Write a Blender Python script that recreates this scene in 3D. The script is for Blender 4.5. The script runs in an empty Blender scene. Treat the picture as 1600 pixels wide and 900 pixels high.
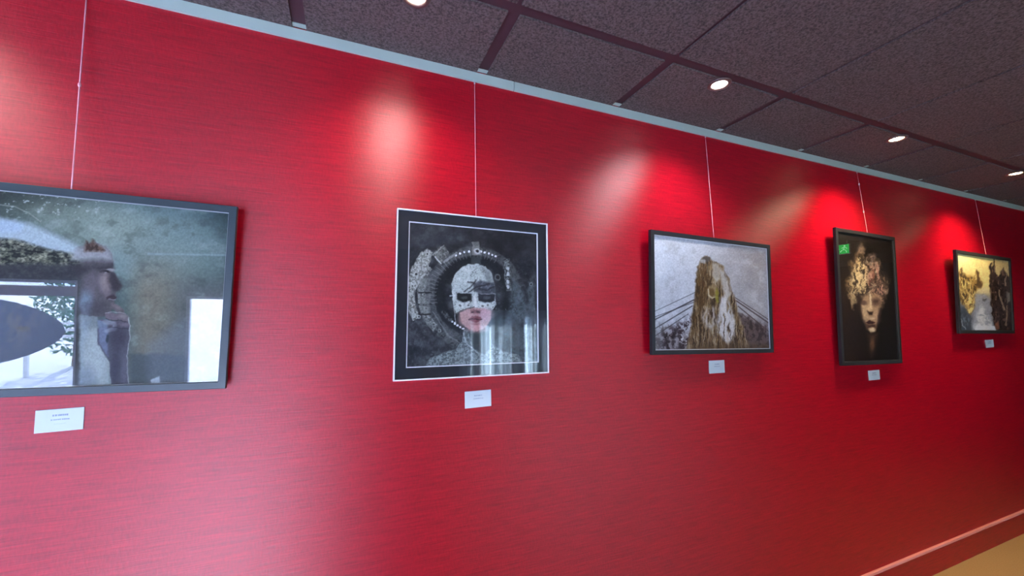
import bpy, bmesh, math, random
import numpy as np
from mathutils import Matrix, Vector
random.seed(4)
sc = bpy.context.scene
COL = sc.collection
PI = math.pi

# ------------------------------------------------------------------ helpers
def mesh_obj(name, verts, faces, mat=None, parent=None, smooth=False, midx=None):
    me = bpy.data.meshes.new(name)
    me.from_pydata([tuple(v) for v in verts], [], faces)
    mats = mat if isinstance(mat, (list, tuple)) else [mat]
    for m in mats:
        if m: me.materials.append(m)
    if midx is not None:
        me.polygons.foreach_set('material_index', midx)
    if smooth:
        me.polygons.foreach_set('use_smooth', [True] * len(me.polygons))
    me.update()
    o = bpy.data.objects.new(name, me)
    COL.objects.link(o)
    if parent: o.parent = parent
    return o

class MB:
    """collects pieces of ONE mesh"""
    def __init__(s): s.v = []; s.f = []; s.m = []
    def add(s, verts, faces, m=0):
        b = len(s.v); s.v += [tuple(v) for v in verts]
        s.f += [tuple(i + b for i in f) for f in faces]; s.m += [m] * len(faces)
    def box(s, x0, x1, y0, y1, z0, z1, m=0, bev=0.0):
        if bev <= 0:
            V = [(x, y, z) for z in (z0, z1) for y in (y0, y1) for x in (x0, x1)]
            s.add(V, [(0, 2, 3, 1), (4, 5, 7, 6), (0, 1, 5, 4), (2, 6, 7, 3), (0, 4, 6, 2), (1, 3, 7, 5)], m)
            return
        bm = bmesh.new(); bmesh.ops.create_cube(bm, size=1)
        for v in bm.verts:
            v.co = Vector(((x0 + x1) / 2 + v.co.x * (x1 - x0), (y0 + y1) / 2 + v.co.y * (y1 - y0), (z0 + z1) / 2 + v.co.z * (z1 - z0)))
        bmesh.ops.bevel(bm, geom=bm.edges[:], offset=bev, segments=2, affect='EDGES', profile=.5)
        s.bm(bm, m)
    def bm(s, bm, m=0):
        bm.verts.index_update()
        s.add([v.co.copy() for v in bm.verts], [tuple(v.index for v in f.verts) for f in bm.faces], m)
        bm.free()
    def tube(s, pts, r, n=8, m=0):
        pts = [Vector(p) for p in pts]; V = []; F = []
        for i, p in enumerate(pts):
            d = (pts[min(i + 1, len(pts) - 1)] - pts[max(i - 1, 0)]).normalized()
            a = d.cross(Vector((0, 1, 0)) if abs(d.y) < .9 else Vector((1, 0, 0))).normalized(); b = d.cross(a)
            for k in range(n):
                t = 2 * PI * k / n; V.append(p + r * (math.cos(t) * a + math.sin(t) * b))
        for i in range(len(pts) - 1):
            for k in range(n):
                F.append((i * n + k, i * n + (k + 1) % n, (i + 1) * n + (k + 1) % n, (i + 1) * n + k))
        F.append(tuple(range(n))[::-1]); F.append(tuple(range((len(pts) - 1) * n, len(pts) * n)))
        s.add(V, F, m)
    def lathe(s, prof, n=32, axis='z', c=(0, 0, 0), m=0):
        V = []; F = []; k = len(prof)
        for i in range(n):
            t = 2 * PI * i / n
            for r, h in prof:
                if axis == 'z': V.append((c[0] + r * math.cos(t), c[1] + r * math.sin(t), c[2] + h))
                else: V.append((c[0] + h, c[1] + r * math.cos(t), c[2] + r * math.sin(t)))
        for i in range(n):
            j = (i + 1) % n
            for q in range(k - 1): F.append((i * k + q, j * k + q, j * k + q + 1, i * k + q + 1))
        s.add(V, F, m)
    def build(s, name, mat, parent=None, smooth=False):
        return mesh_obj(name, s.v, s.f, mat, parent, smooth, s.m if isinstance(mat, (list, tuple)) else None)

def tag(o, label=None, cat=None, group=None, kind=None):
    if label: o['label'] = label
    if cat: o['category'] = cat
    if group: o['group'] = group
    if kind: o['kind'] = kind
    return o
def empty(name, loc=(0, 0, 0)):
    o = bpy.data.objects.new(name, None); o.empty_display_size = .05
    COL.objects.link(o); o.location = loc
    return o

# ------------------------------------------------------------------ materials
def srgb(r, g, b):
    f = lambda c: (c / 255 / 12.92) if c / 255 <= .04045 else ((c / 255 + .055) / 1.055) ** 2.4
    return (f(r), f(g), f(b), 1)
def newmat(name):
    m = bpy.data.materials.new(name); m.use_nodes = True
    nt = m.node_tree; nt.nodes.clear()
    out = nt.nodes.new('ShaderNodeOutputMaterial')
    return m, nt, out
def N(nt, t, **kw):
    n = nt.nodes.new(t)
    for k, v in kw.items():
        if k.startswith('i_'):
            n.inputs[k[2:].replace('_', ' ')].default_value = v
        else: setattr(n, k, v)
    return n
def pbr(name, col, rough=.6, spec=.5, metal=0, var=.06, scale=40, bump=0, bscale=None, stretch=(1, 1, 1)):
    m, nt, out = newmat(name)
    L = nt.links.new
    b = N(nt, 'ShaderNodeBsdfPrincipled', i_Roughness=rough, i_Metallic=metal)
    b.inputs['Specular IOR Level'].default_value = spec
    tc = N(nt, 'ShaderNodeTexCoord'); mp = N(nt, 'ShaderNodeMapping'); mp.inputs['Scale'].default_value = stretch
    L(tc.outputs['Object'], mp.inputs['Vector'])
    nz = N(nt, 'ShaderNodeTexNoise', i_Scale=scale, i_Detail=4.0)
    L(mp.outputs[0], nz.inputs['Vector'])
    mx = N(nt, 'ShaderNodeMix', data_type='RGBA')
    c = col
    mx.inputs[6].default_value = (c[0] * (1 - var), c[1] * (1 - var), c[2] * (1 - var), 1)
    mx.inputs[7].default_value = (min(1, c[0] * (1 + var)), min(1, c[1] * (1 + var)), min(1, c[2] * (1 + var)), 1)
    L(nz.outputs['Fac'], mx.inputs[0]); L(mx.outputs[2], b.inputs['Base Color'])
    if bump:
        n2 = N(nt, 'ShaderNodeTexNoise', i_Scale=bscale or scale, i_Detail=5.0)
        L(mp.outputs[0], n2.inputs['Vector'])
        bp = N(nt, 'ShaderNodeBump', i_Strength=bump, i_Distance=.002)
        L(n2.outputs['Fac'], bp.inputs['Height']); L(bp.outputs[0], b.inputs['Normal'])
    L(b.outputs[0], out.inputs[0])
    return m

def wallpaper():
    m, nt, out = newmat('red_woven_wallpaper'); L = nt.links.new
    b = N(nt, 'ShaderNodeBsdfDiffuse')
    gl = N(nt, 'ShaderNodeBsdfAnisotropic', distribution='BECKMANN', i_Roughness=WALL_ROUGH, i_Anisotropy=WALL_ANISO)
    tg = N(nt, 'ShaderNodeCombineXYZ'); tg.inputs[0].default_value = 1.0; L(tg.outputs[0], gl.inputs['Tangent'])   # horizontal threads spread highlights up and down
    fr = N(nt, 'ShaderNodeFresnel', i_IOR=WALL_IOR)
    ms = N(nt, 'ShaderNodeMixShader'); L(fr.outputs[0], ms.inputs[0]); L(b.outputs[0], ms.inputs[1]); L(gl.outputs[0], ms.inputs[2])
    tc = N(nt, 'ShaderNodeTexCoord')
    def mapped(sx, sz, rot=0):
        mp = N(nt, 'ShaderNodeMapping'); mp.inputs['Scale'].default_value = (sx, sx, sz)
        mp.inputs['Rotation'].default_value = (0, rot, 0)
        L(tc.outputs['Object'], mp.inputs['Vector']); return mp.outputs[0]
    thread = N(nt, 'ShaderNodeTexNoise', i_Scale=1.0, i_Detail=3.0); L(mapped(14, 330), thread.inputs['Vector'])
    slub = N(nt, 'ShaderNodeTexNoise', i_Scale=1.0, i_Detail=2.0); L(mapped(5, 110), slub.inputs['Vector'])
    weave = N(nt, 'ShaderNodeTexNoise', i_Scale=1.0, i_Detail=1.0); L(mapped(170, 60, math.radians(35)), weave.inputs['Vector'])
    a1 = N(nt, 'ShaderNodeMath', operation='ADD'); L(thread.outputs['Fac'], a1.inputs[0]); wm = N(nt, 'ShaderNodeMath', operation='MULTIPLY_ADD'); L(weave.outputs['Fac'], wm.inputs[0]); wm.inputs[1].default_value = .5; wm.inputs[2].default_value = .25; L(wm.outputs[0], a1.inputs[1])
    a2 = N(nt, 'ShaderNodeMath', operation='MULTIPLY_ADD'); L(slub.outputs['Fac'], a2.inputs[0]); a2.inputs[1].default_value = .7; L(a1.outputs[0], a2.inputs[2])
    cr = N(nt, 'ShaderNodeMapRange'); L(a2.outputs[0], cr.inputs[0])
    cr.inputs[1].default_value = 1.05; cr.inputs[2].default_value = 1.65
    mx = N(nt, 'ShaderNodeMix', data_type='RGBA'); L(cr.outputs[0], mx.inputs[0])
    mx.inputs[6].default_value = tuple(c * .68 for c in WALL_COL[:3]) + (1,)
    mx.inputs[7].default_value = tuple(min(1, c * 1.3) for c in WALL_COL[:3]) + (1,)
    L(mx.outputs[2], b.inputs['Color'])
    bp = N(nt, 'ShaderNodeBump', i_Strength=.35, i_Distance=.0012)
    L(a2.outputs[0], bp.inputs['Height']); L(bp.outputs[0], b.inputs['Normal']); L(bp.outputs[0], gl.inputs['Normal'])
    L(ms.outputs[0], out.inputs[0])
    return m

def glassmat(name, ior=1.5, tint=(1, 1, 1, 1)):
    m, nt, out = newmat(name); L = nt.links.new
    ge = N(nt, 'ShaderNodeNewGeometry'); mr = N(nt, 'ShaderNodeMapRange'); L(ge.outputs['Backfacing'], mr.inputs[0])
    mr.inputs[3].default_value = ior; mr.inputs[4].default_value = 1 / ior      # thin pane: same reflectance on both faces
    fr = N(nt, 'ShaderNodeFresnel'); L(mr.outputs[0], fr.inputs[0])
    tr = N(nt, 'ShaderNodeBsdfTransparent'); tr.inputs[0].default_value = tint
    gl = N(nt, 'ShaderNodeBsdfGlossy', i_Roughness=0.0)
    mx = N(nt, 'ShaderNodeMixShader')
    L(fr.outputs[0], mx.inputs[0]); L(tr.outputs[0], mx.inputs[1]); L(gl.outputs[0], mx.inputs[2]); L(mx.outputs[0], out.inputs[0])
    return m
def emit(name, col, strength):
    m, nt, out = newmat(name)
    e = N(nt, 'ShaderNodeEmission'); e.inputs[0].default_value = col; e.inputs[1].default_value = strength
    nt.links.new(e.outputs[0], out.inputs[0]); return m
def sheer(name):
    m, nt, out = newmat(name); L = nt.links.new
    tc = N(nt, 'ShaderNodeTexCoord'); mp = N(nt, 'ShaderNodeMapping'); mp.inputs['Scale'].default_value = (4.6, 0.0, 0.0)
    L(tc.outputs['Object'], mp.inputs['Vector'])
    nz = N(nt, 'ShaderNodeTexNoise', i_Scale=1.0, i_Detail=3.0); L(mp.outputs[0], nz.inputs['Vector'])
    mr = N(nt, 'ShaderNodeMapRange'); L(nz.outputs['Fac'], mr.inputs[0])
    mr.inputs[1].default_value = .47; mr.inputs[2].default_value = .66; mr.inputs[3].default_value = .03; mr.inputs[4].default_value = .95
    t = N(nt, 'ShaderNodeBsdfTranslucent'); t.inputs[0].default_value = srgb(205, 222, 222)
    d = N(nt, 'ShaderNodeBsdfDiffuse'); d.inputs[0].default_value = srgb(120, 135, 138)
    mx = N(nt, 'ShaderNodeMixShader'); L(mr.outputs[0], mx.inputs[0]); L(d.outputs[0], mx.inputs[1]); L(t.outputs[0], mx.inputs[2])
    L(mx.outputs[0], out.inputs[0]); return m
def printmat(name):
    m, nt, out = newmat(name); L = nt.links.new
    at = N(nt, 'ShaderNodeAttribute', attribute_name='ink')
    b = N(nt, 'ShaderNodeBsdfPrincipled', i_Roughness=.75); b.inputs['Specular IOR Level'].default_value = .2
    L(at.outputs['Color'], b.inputs['Base Color']); L(b.outputs[0], out.inputs[0]); return m
def ceiltile():
    m, nt, out = newmat('brown_fissured_tile'); L = nt.links.new
    b = N(nt, 'ShaderNodeBsdfPrincipled', i_Roughness=.9); b.inputs['Specular IOR Level'].default_value = .15
    tc = N(nt, 'ShaderNodeTexCoord')
    n1 = N(nt, 'ShaderNodeTexNoise', i_Scale=130.0, i_Detail=3.0, i_Roughness=.65); L(tc.outputs['Object'], n1.inputs['Vector'])
    n2 = N(nt, 'ShaderNodeTexVoronoi', i_Scale=150.0); L(tc.outputs['Object'], n2.inputs['Vector'])
    cr = N(nt, 'ShaderNodeValToRGB')
    cr.color_ramp.elements[0].position = .36; cr.color_ramp.elements[0].color = tuple(c * .5 for c in CEIL_COL) + (1,)
    cr.color_ramp.elements[1].position = .62; cr.color_ramp.elements[1].color = tuple(c * 1.2 for c in CEIL_COL) + (1,)
    L(n1.outputs['Fac'], cr.inputs[0])
    mx = N(nt, 'ShaderNodeMix', data_type='RGBA', blend_type='MULTIPLY'); mx.inputs[0].default_value = .5
    L(cr.outputs[0], mx.inputs[6]); L(n2.outputs['Distance'], mx.inputs[7])
    mr = N(nt, 'ShaderNodeMapRange'); L(n2.outputs['Distance'], mr.inputs[0]); mr.inputs[2].default_value = .6; mr.inputs[3].default_value = .7; mr.inputs[4].default_value = 1.15
    L(mr.outputs[0], mx.inputs[7])
    L(mx.outputs[2], b.inputs['Base Color'])
    bp = N(nt, 'ShaderNodeBump', i_Strength=.6, i_Distance=.003); L(n1.outputs['Fac'], bp.inputs['Height']); L(bp.outputs[0], b.inputs['Normal'])
    L(b.outputs[0], out.inputs[0]); return m

# ---- tunables
WALL_COL = (.39, .0026, .0125)
WALL_ROUGH = .46
WALL_ANISO = .34
WALL_IOR = 1.6
CEIL_COL = (.126, .094, .079)
SKY = 16.0
PRINT_GAIN = [.86, 1.0, .95, 1.15, 1.5]

M_wall = wallpaper()
M_tile = ceiltile()
M_groove = pbr('maroon_ceiling_grid', (.065, .028, .030), .6, .3)
M_rail = pbr('pale_blue_white_metal', (.41, .48, .39), .4, .5, var=.02)
M_dark = pbr('dark_joint', (.03, .035, .04), .8)
M_bead = pbr('salmon_bead', (.80, .27, .22), .5, .4)
M_floor = pbr('tan_carpet', (.42, .255, .105), .95, .1, var=.25, scale=160, bump=.6, bscale=300)
M_bounce_slab = pbr('lilac_bounce_slab', (.48, .56, .90), .22, .6, scale=6)  # pale polished lilac of the added slab, tuned for the wall sheen
M_room = pbr('grey_plaster', (.045, .042, .045), .85, .2)
M_winframe = pbr('white_window_frame', (.75, .77, .78), .4)
M_pane = glassmat('window_glass', 1.45)
M_glass = glassmat('picture_glass', 1.55)
M_card = pbr('white_card', (.60, .64, .60), .7, .2, var=.02)
M_ink = pbr('grey_print', (.34, .38, .42), .8, .1)
M_ink2 = pbr('light_grey_print', (.60, .65, .68), .8, .1)
M_nylon = pbr('clear_pink_nylon', (.80, .33, .36), .25, .8)
M_hook = pbr('steel_hook', (.6, .6, .6), .3, .5, metal=1)
M_fr_black = pbr('satin_black_wood', (.018, .018, .019), .5, .3, var=.15, stretch=(1, 1, 6))
M_fr_slate = pbr('satin_slate_wood', (.018, .032, .038), .45, .5, var=.15, stretch=(1, 1, 6))
M_fr_silver = pbr('silver_edge', (.80, .78, .78), .35, .5, var=.02)
M_mat_black = pbr('black_mat_board', (.026, .026, .029), .85, .2)
M_mat_white = pbr('white_core_edge', (.80, .78, .77), .7, .2, var=.02)
M_mat_grey = pbr('grey_slip', (.36, .36, .35), .6, .3)
M_back = pbr('brown_backing_board', (.22, .15, .09), .9)
M_trim = pbr('bronze_trim_ring', (.18, .12, .10), .4, .5, metal=.6)
M_print = printmat('printed_paper')
M_pendant = pbr('slate_blue_fabric', (.42, .52, .62), .8, .2, bump=.3, bscale=60)
_nt = M_pendant.node_tree; _pb = next(n for n in _nt.nodes if n.type == 'BSDF_PRINCIPLED')      # thin cloth lets daylight through
_tl = N(_nt, 'ShaderNodeBsdfTranslucent'); _tl.inputs[0].default_value = (.66, .78, .92, 1); _ms = N(_nt, 'ShaderNodeMixShader'); _ms.inputs[0].default_value = .85
_nt.links.new(_pb.outputs[0], _ms.inputs[1]); _nt.links.new(_tl.outputs[0], _ms.inputs[2])
_nt.links.new(_ms.outputs[0], next(n for n in _nt.nodes if n.type == 'OUTPUT_MATERIAL').inputs[0])
M_cord = pbr('black_cord', (.02, .02, .02), .6)
M_ground = pbr('pale_paving', (.74, .76, .79), .9, .1, scale=3)
M_leaf = pbr('teal_green_leaves', (.10, .26, .20), .7, .3, var=.5, scale=8)
M_bark = pbr('grey_bark', (.2, .16, .12), .9)
M_white = pbr('white_painted_metal', (.8, .82, .82), .5)
M_sign = emit('green_lit_sign', (.01, .55, .08, 1), 3.6)
M_signw = emit('pale_lit_pictogram', (.35, .9, .45, 1), 4.0)
M_signbox = pbr('grey_sign_case', (.4, .4, .4), .5)
M_sheer = sheer('sheer_curtain_fabric')

# ------------------------------------------------------------------ camera
CAM = (0, -1.45, 1.5452)
F, YAW, PITCH, ROLL = 630.4192, math.radians(22.5736), math.radians(5.2048), math.radians(-.2719)
f = Vector((math.sin(YAW) * math.cos(PITCH), math.cos(YAW) * math.cos(PITCH), math.sin(PITCH)))
r = Vector((math.cos(YAW), -math.sin(YAW), 0)); u = r.cross(f)
r2 = math.cos(ROLL) * r + math.sin(ROLL) * u; u2 = -math.sin(ROLL) * r + math.cos(ROLL) * u
cam = bpy.data.objects.new('camera', bpy.data.cameras.new('camera')); COL.objects.link(cam)
cam.matrix_world = Matrix(((r2.x, u2.x, -f.x, CAM[0]), (r2.y, u2.y, -f.y, CAM[1]), (r2.z, u2.z, -f.z, CAM[2]), (0, 0, 0, 1)))
cam.data.sensor_width = 36; cam.data.lens = F / 1600 * 36; cam.data.clip_start = .02
sc.camera = cam

# ------------------------------------------------------------------ room shell
X0, X1, YF = -7.0, 9.0, -4.0
ZC = 2.5359
def struct(mb, name, mat, smooth=False):
    o = mb.build(name, mat, None, smooth); o['kind'] = 'structure'; return o
b = MB(); b.box(X0, X1, 0, .12, -.1, 2.75); struct(b, 'wall_back', M_wall)
b = MB(); b.box(X0 - .12, X0, YF, .12, -.1, 2.75); struct(b, 'wall_left', M_room)
b = MB(); b.box(X1, X1 + .12, YF, .12, -.1, 2.75); struct(b, 'wall_right', M_room)
b = MB(); b.box(X0 - .12, X1 + .12, YF - .15, .12, -.1, 0); struct(b, 'floor', M_floor)
b = MB(); b.box(X0, .25, YF, -.02, 0, .004); struct(b, 'added_bounce_slab', M_bounce_slab)  # unseen pale slab added to bounce daylight onto the lower left wall
# ceiling: maroon grid board with raised fissured tiles hanging 12 mm below it
GX0, GS, GY, GW = -.1671, .64105, .3598, .021
b = MB(); b.box(X0 - .1, X1 + .1, YF - .1, .1, ZC + .0075, 2.74, 1)
ys = [-.0005, -GY, -GY - 1.282, -GY - 2.564, YF + .001]
i0 = math.ceil((X0 - GX0) / GS)
xs = [X0] + [GX0 + i * GS for i in range(i0, int((X1 - GX0) / GS) + 1)] + [X1]
for i in range(len(xs) - 1):
    for j in range(len(ys) - 1):
        gw = GW if j == 0 else .009; xa, xb = xs[i] + (gw if i else 0), xs[i + 1] - (gw if i < len(xs) - 2 else 0)
        ya, yb = ys[j] - (GW if j else 0), ys[j + 1] + (GW if j < len(ys) - 2 else 0)
        if xb - xa > .02: b.box(xa, xb, yb, ya, ZC, ZC + .008, 0)
struct(b, 'ceiling', [M_tile, M_groove])
# pale wall-angle rail under the ceiling, joint at x = .613
b = MB()
for xa, xb in ((X0, -2.4), (-2.398, .6118), (.6142, 3.62), (3.622, 6.6), (6.602, X1)):
    b.box(xa, xb, -.008, 0, 2.4978, ZC - .0005); 
b.box(X0, X1, -.026, -.008, ZC + .004, ZC + .007)
b.box(X0, X1, -.0045, 0, 2.4985, ZC - .001, 1)
struct(b, 'trim_1', [M_rail, M_dark])
b = MB(); b.box(X0, X1, -.012, 0, 0, .138); struct(b, 'baseboard_back', M_wall)
b = MB(); b.box(X0, X1, -.015, 0, .138, .155, 0, .003); struct(b, 'trim_2', M_bead)

# ---- front wall (behind the camera) with three glazed openings
openings = [(-6.2, -2.46, .06, 1.59), (-1.585, -.55, .06, 1.455), (1.55, 4.8, .06, 1.64)]
b = MB(); xprev = X0
for (xa, xb, za, zb) in openings:
    b.box(xprev, xa, YF - .15, YF, -.1, 2.75)
    b.box(xa, xb, YF - .15, YF, -.1, za); b.box(xa, xb, YF - .15, YF, zb, 2.75); xprev = xb
b.box(xprev, X1, YF - .15, YF, -.1, 2.75)
struct(b, 'wall_front', M_room)
for k, (xa, xb, za, zb) in enumerate(openings):
    w = empty(f'window_{k+1}', ((xa + xb) / 2, YF - .06, za)); w['kind'] = 'structure'
    hw = (xb - xa) / 2; h = zb - za; t = .03; b = MB()
    b.box(-hw, hw, -.03, .03, 0, t); b.box(-hw, hw, -.03, .03, h - t, h)
    b.box(-hw, -hw + t, -.03, .03, t, h - t); b.box(hw - t, hw, -.03, .03, t, h - t)
    if k == 0:
        b.box(-hw + t, hw - t, -.03, .03, h - .16, h - .06)       # thick transom bar
        b.box(-hw / 3 - .02, -hw / 3 + .02, -.03, .03, t, h - .16)
    if k == 2:
        for q in (-1, 0, 1): b.box(q * hw / 2 - .02, q * hw / 2 + .02, -.03, .03, t, h - t)
    b.build('window_frame', M_winframe, w)
    b = MB(); b.box(-hw + t, hw - t, -.003, .003, t, h - t); b.build('pane', M_pane, w)

# sheer curtains in front of the third window
def curtain(xa, xb, z0, z1, label):
    n = round((xb - xa) / .012); V = []; Fc = []
    for i in range(n + 1):
        x = xa + (xb - xa) * i / n
        y = YF + .10 + .035 * math.sin(x * 38) + .015 * math.sin(x * 91 + 1)
        for z in np.linspace(z0, z1, 9):
            V.append((x, y + .01 * math.sin(z * 5 + x * 9), z))
    for i in range(n):
        for j in range(8): Fc.append((i * 9 + j, (i + 1) * 9 + j, (i + 1) * 9 + j + 1, i * 9 + j + 1))
    e = empty('curtain', (0, 0, 0)); tag(e, label, 'curtain', 'sheer curtains at the far window')
    mesh_obj('curtain_cloth', V, Fc, M_sheer, e, True)
    for i in range(int((xb - xa) / .15)):
        b = MB(); b.lathe([(.012, 0), (.016, .004), (.012, .008)], 12, 'x', (xa + .06 + i * .15, YF + .1, z1 + .012)); b.build('curtain_ring', M_white, e)
curtain(1.45, 2.74, .05, 1.74, 'sheer pale curtain mirrored as light streaks in the square picture glass')
curtain(2.74, 4.32, .05, 1.74, 'sheer pale curtain in the middle of the far window')
curtain(4.32, 5.3, .05, 1.74, 'sheer pale curtain at the end of the far window nearest the green sign')

# outdoors, seen only mirrored in the picture glass
b = MB(); b.box(-40, 40, -45, YF - .15, -.25, -.15); struct(b, 'ground', M_ground)
def tree(x, y, h, rad, label):
    e = empty('garden_tree', (x, y, -.15)); tag(e, label, 'tree')
    b = MB(); b.tube([(0, 0, 0), (.03, 0, h * .3), (0, .02, h * .6)], .06, 8); b.build('trunk', M_bark, e)
    rg = random.Random(3); b = MB()
    for i in range(1500):
        while True:
            p = Vector((rg.uniform(-1, 1), rg.uniform(-1, 1), rg.uniform(-1, 1)))
            if p.length < 1: break
        c = Vector((p.x * rad, p.y * rad, h * .55 + p.z * h * .45)); s = rg.uniform(.03, .07)
        a = Vector((rg.gauss(0, 1), rg.gauss(0, 1), rg.gauss(0, 1))).normalized(); t = a.cross(Vector((rg.gauss(0, 1), .3, 1))).normalized()
        b.add([c - a * s, c + t * s * .5, c + a * s, c - t * s * .5], [(0, 1, 2, 3)])
    b.build('foliage', M_leaf, e)
tree(-4.75, -9, 1.9, .62, 'round green shrub tree outdoors mirrored in the left of the wide picture')
e = empty('garden_fence', (0, 0, -.15)); tag(e, 'low white rail fence outdoors in front of the tree', 'fence')
for x in (-4.95, -4.2, -3.4):
    b = MB(); b.box(x, x + .05, -8.05, -8.0, 0, .95); b.build('post', M_white, e)
for z in (.70, .81, .92):
    b = MB(); b.box(-4.9, -3.4, -8.0, -7.97, z - .02, z + .02); b.build('rail', M_white, e)

# leaf-shaped pendant lamp mirrored at the left edge of the wide picture
e = empty('pendant_lamp', (-2.62, -3.0, 1.2)); tag(e, 'slate blue leaf shaped pendant lamp mirrored at the left of the widest picture', 'lamp')
prof = []
for i in range(25):
    t = i / 24; prof.append((.265 * math.sin(PI * t) ** .62 + .0005, -.56 + 1.115 * t))
b = MB(); b.lathe(prof, 40, 'x'); sh = b.build('lamp_shade', M_pendant, e, True)
b = MB(); b.lathe([(.001, -.02), (.03, -.015), (.036, 0), (.03, .015), (.001, .02)], 16, 'z', (.40, .175, .04)); b.build('knob', M_white, e, True)
b = MB(); b.tube([(0, 0, .25), (0, 0, ZC - 1.2)], .005, 8); b.build('cord', M_cord, e)

# green exit sign hanging from the ceiling
e = empty('exit_sign', (5.83, -1.72, 2.36)); tag(e, 'small green lit exit sign mirrored in the tall portrait', 'sign')
b = MB(); b.box(0, .03, -.085, .085, 0, .13, 0, .003); b.build('sign_case', M_signbox, e)
b = MB(); b.box(-.002, 0, -.078, .078, .008, .122); b.build('sign_face', M_sign, e)
b = MB()
b.lathe([(.0005, -.001), (.011, -.001), (.011, .0), (.0005, .001)], 14, 'x', (-.003, .03, .103))
for p in ([(.03, .09), (.02, .06)], [(.02, .06), (.045, .045), (.05, .02)], [(.02, .06), (.0, .05), (-.02, .03)], [(.028, .085), (.0, .08)], [(.03, .085), (.055, .07)], [(-.03, .06), (-.065, .06)], [(-.05, .08), (-.066, .06), (-.05, .04)]):
    b.tube([(-.0035, y, z) for y, z in p], .0045, 6)
b.build('pictogram', M_signw, e)
for yy in (-.05, .05):
    b = MB(); b.tube([(.015, yy, .13), (.015, yy, ZC - 2.36)], .004, 6); b.build('hanger_rod', M_hook, e)

# ------------------------------------------------------------------ downlights
lights = [(-2.45, -.305, (1, .93, .86), 1.0), (-1.14, -.30, (1, .93, .87), .38), (.17, -.2917, (1, .93, .86), .36),
          (1.4117, -.3105, (.97, .95, 1.0), .62), (2.7294, -.3107, (1, .80, .52), 1.3), (4.1146, -.3272, (1, .78, .48), 1.3)]
where = ['off the left end of the wall', 'before the wide picture', 'before the square silver edged picture',
         'cool white, nearest the hairy figure picture', 'warm white, before the tall dark portrait', 'warm white, rightmost along the wall']
SPOT_W = 64.0
for (x, y, c, k), wl in zip(lights, where):
    e = empty('recessed_downlight', (x, y, ZC)); tag(e, f'small round recessed ceiling downlight {wl}', 'ceiling light', 'downlights along the red wall')
    b = MB(); b.lathe([(.030, .010), (.030, -.002), (.034, -.005), (.043, -.004), (.046, 0), (.046, .001)], 36); b.build('trim_ring', M_trim, e, True)
    b = MB(); b.lathe([(.0005, -.0015), (.018, -.003), (.0295, .0), (.0295, .004), (.0005, .004)], 32)
    b.build('bulb', emit('lamp_glow', (*c, 1), 40), e, True)
    l = bpy.data.lights.new('lamp_light', 'SPOT'); l.energy = SPOT_W * k; l.color = c; l.shadow_soft_size = .065
    l.spot_size = math.radians(138); l.spot_blend = .75
    lo = bpy.data.objects.new('lamp_light', l); COL.objects.link(lo); lo.parent = e; lo.location = (0, 0, -.022)

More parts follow.
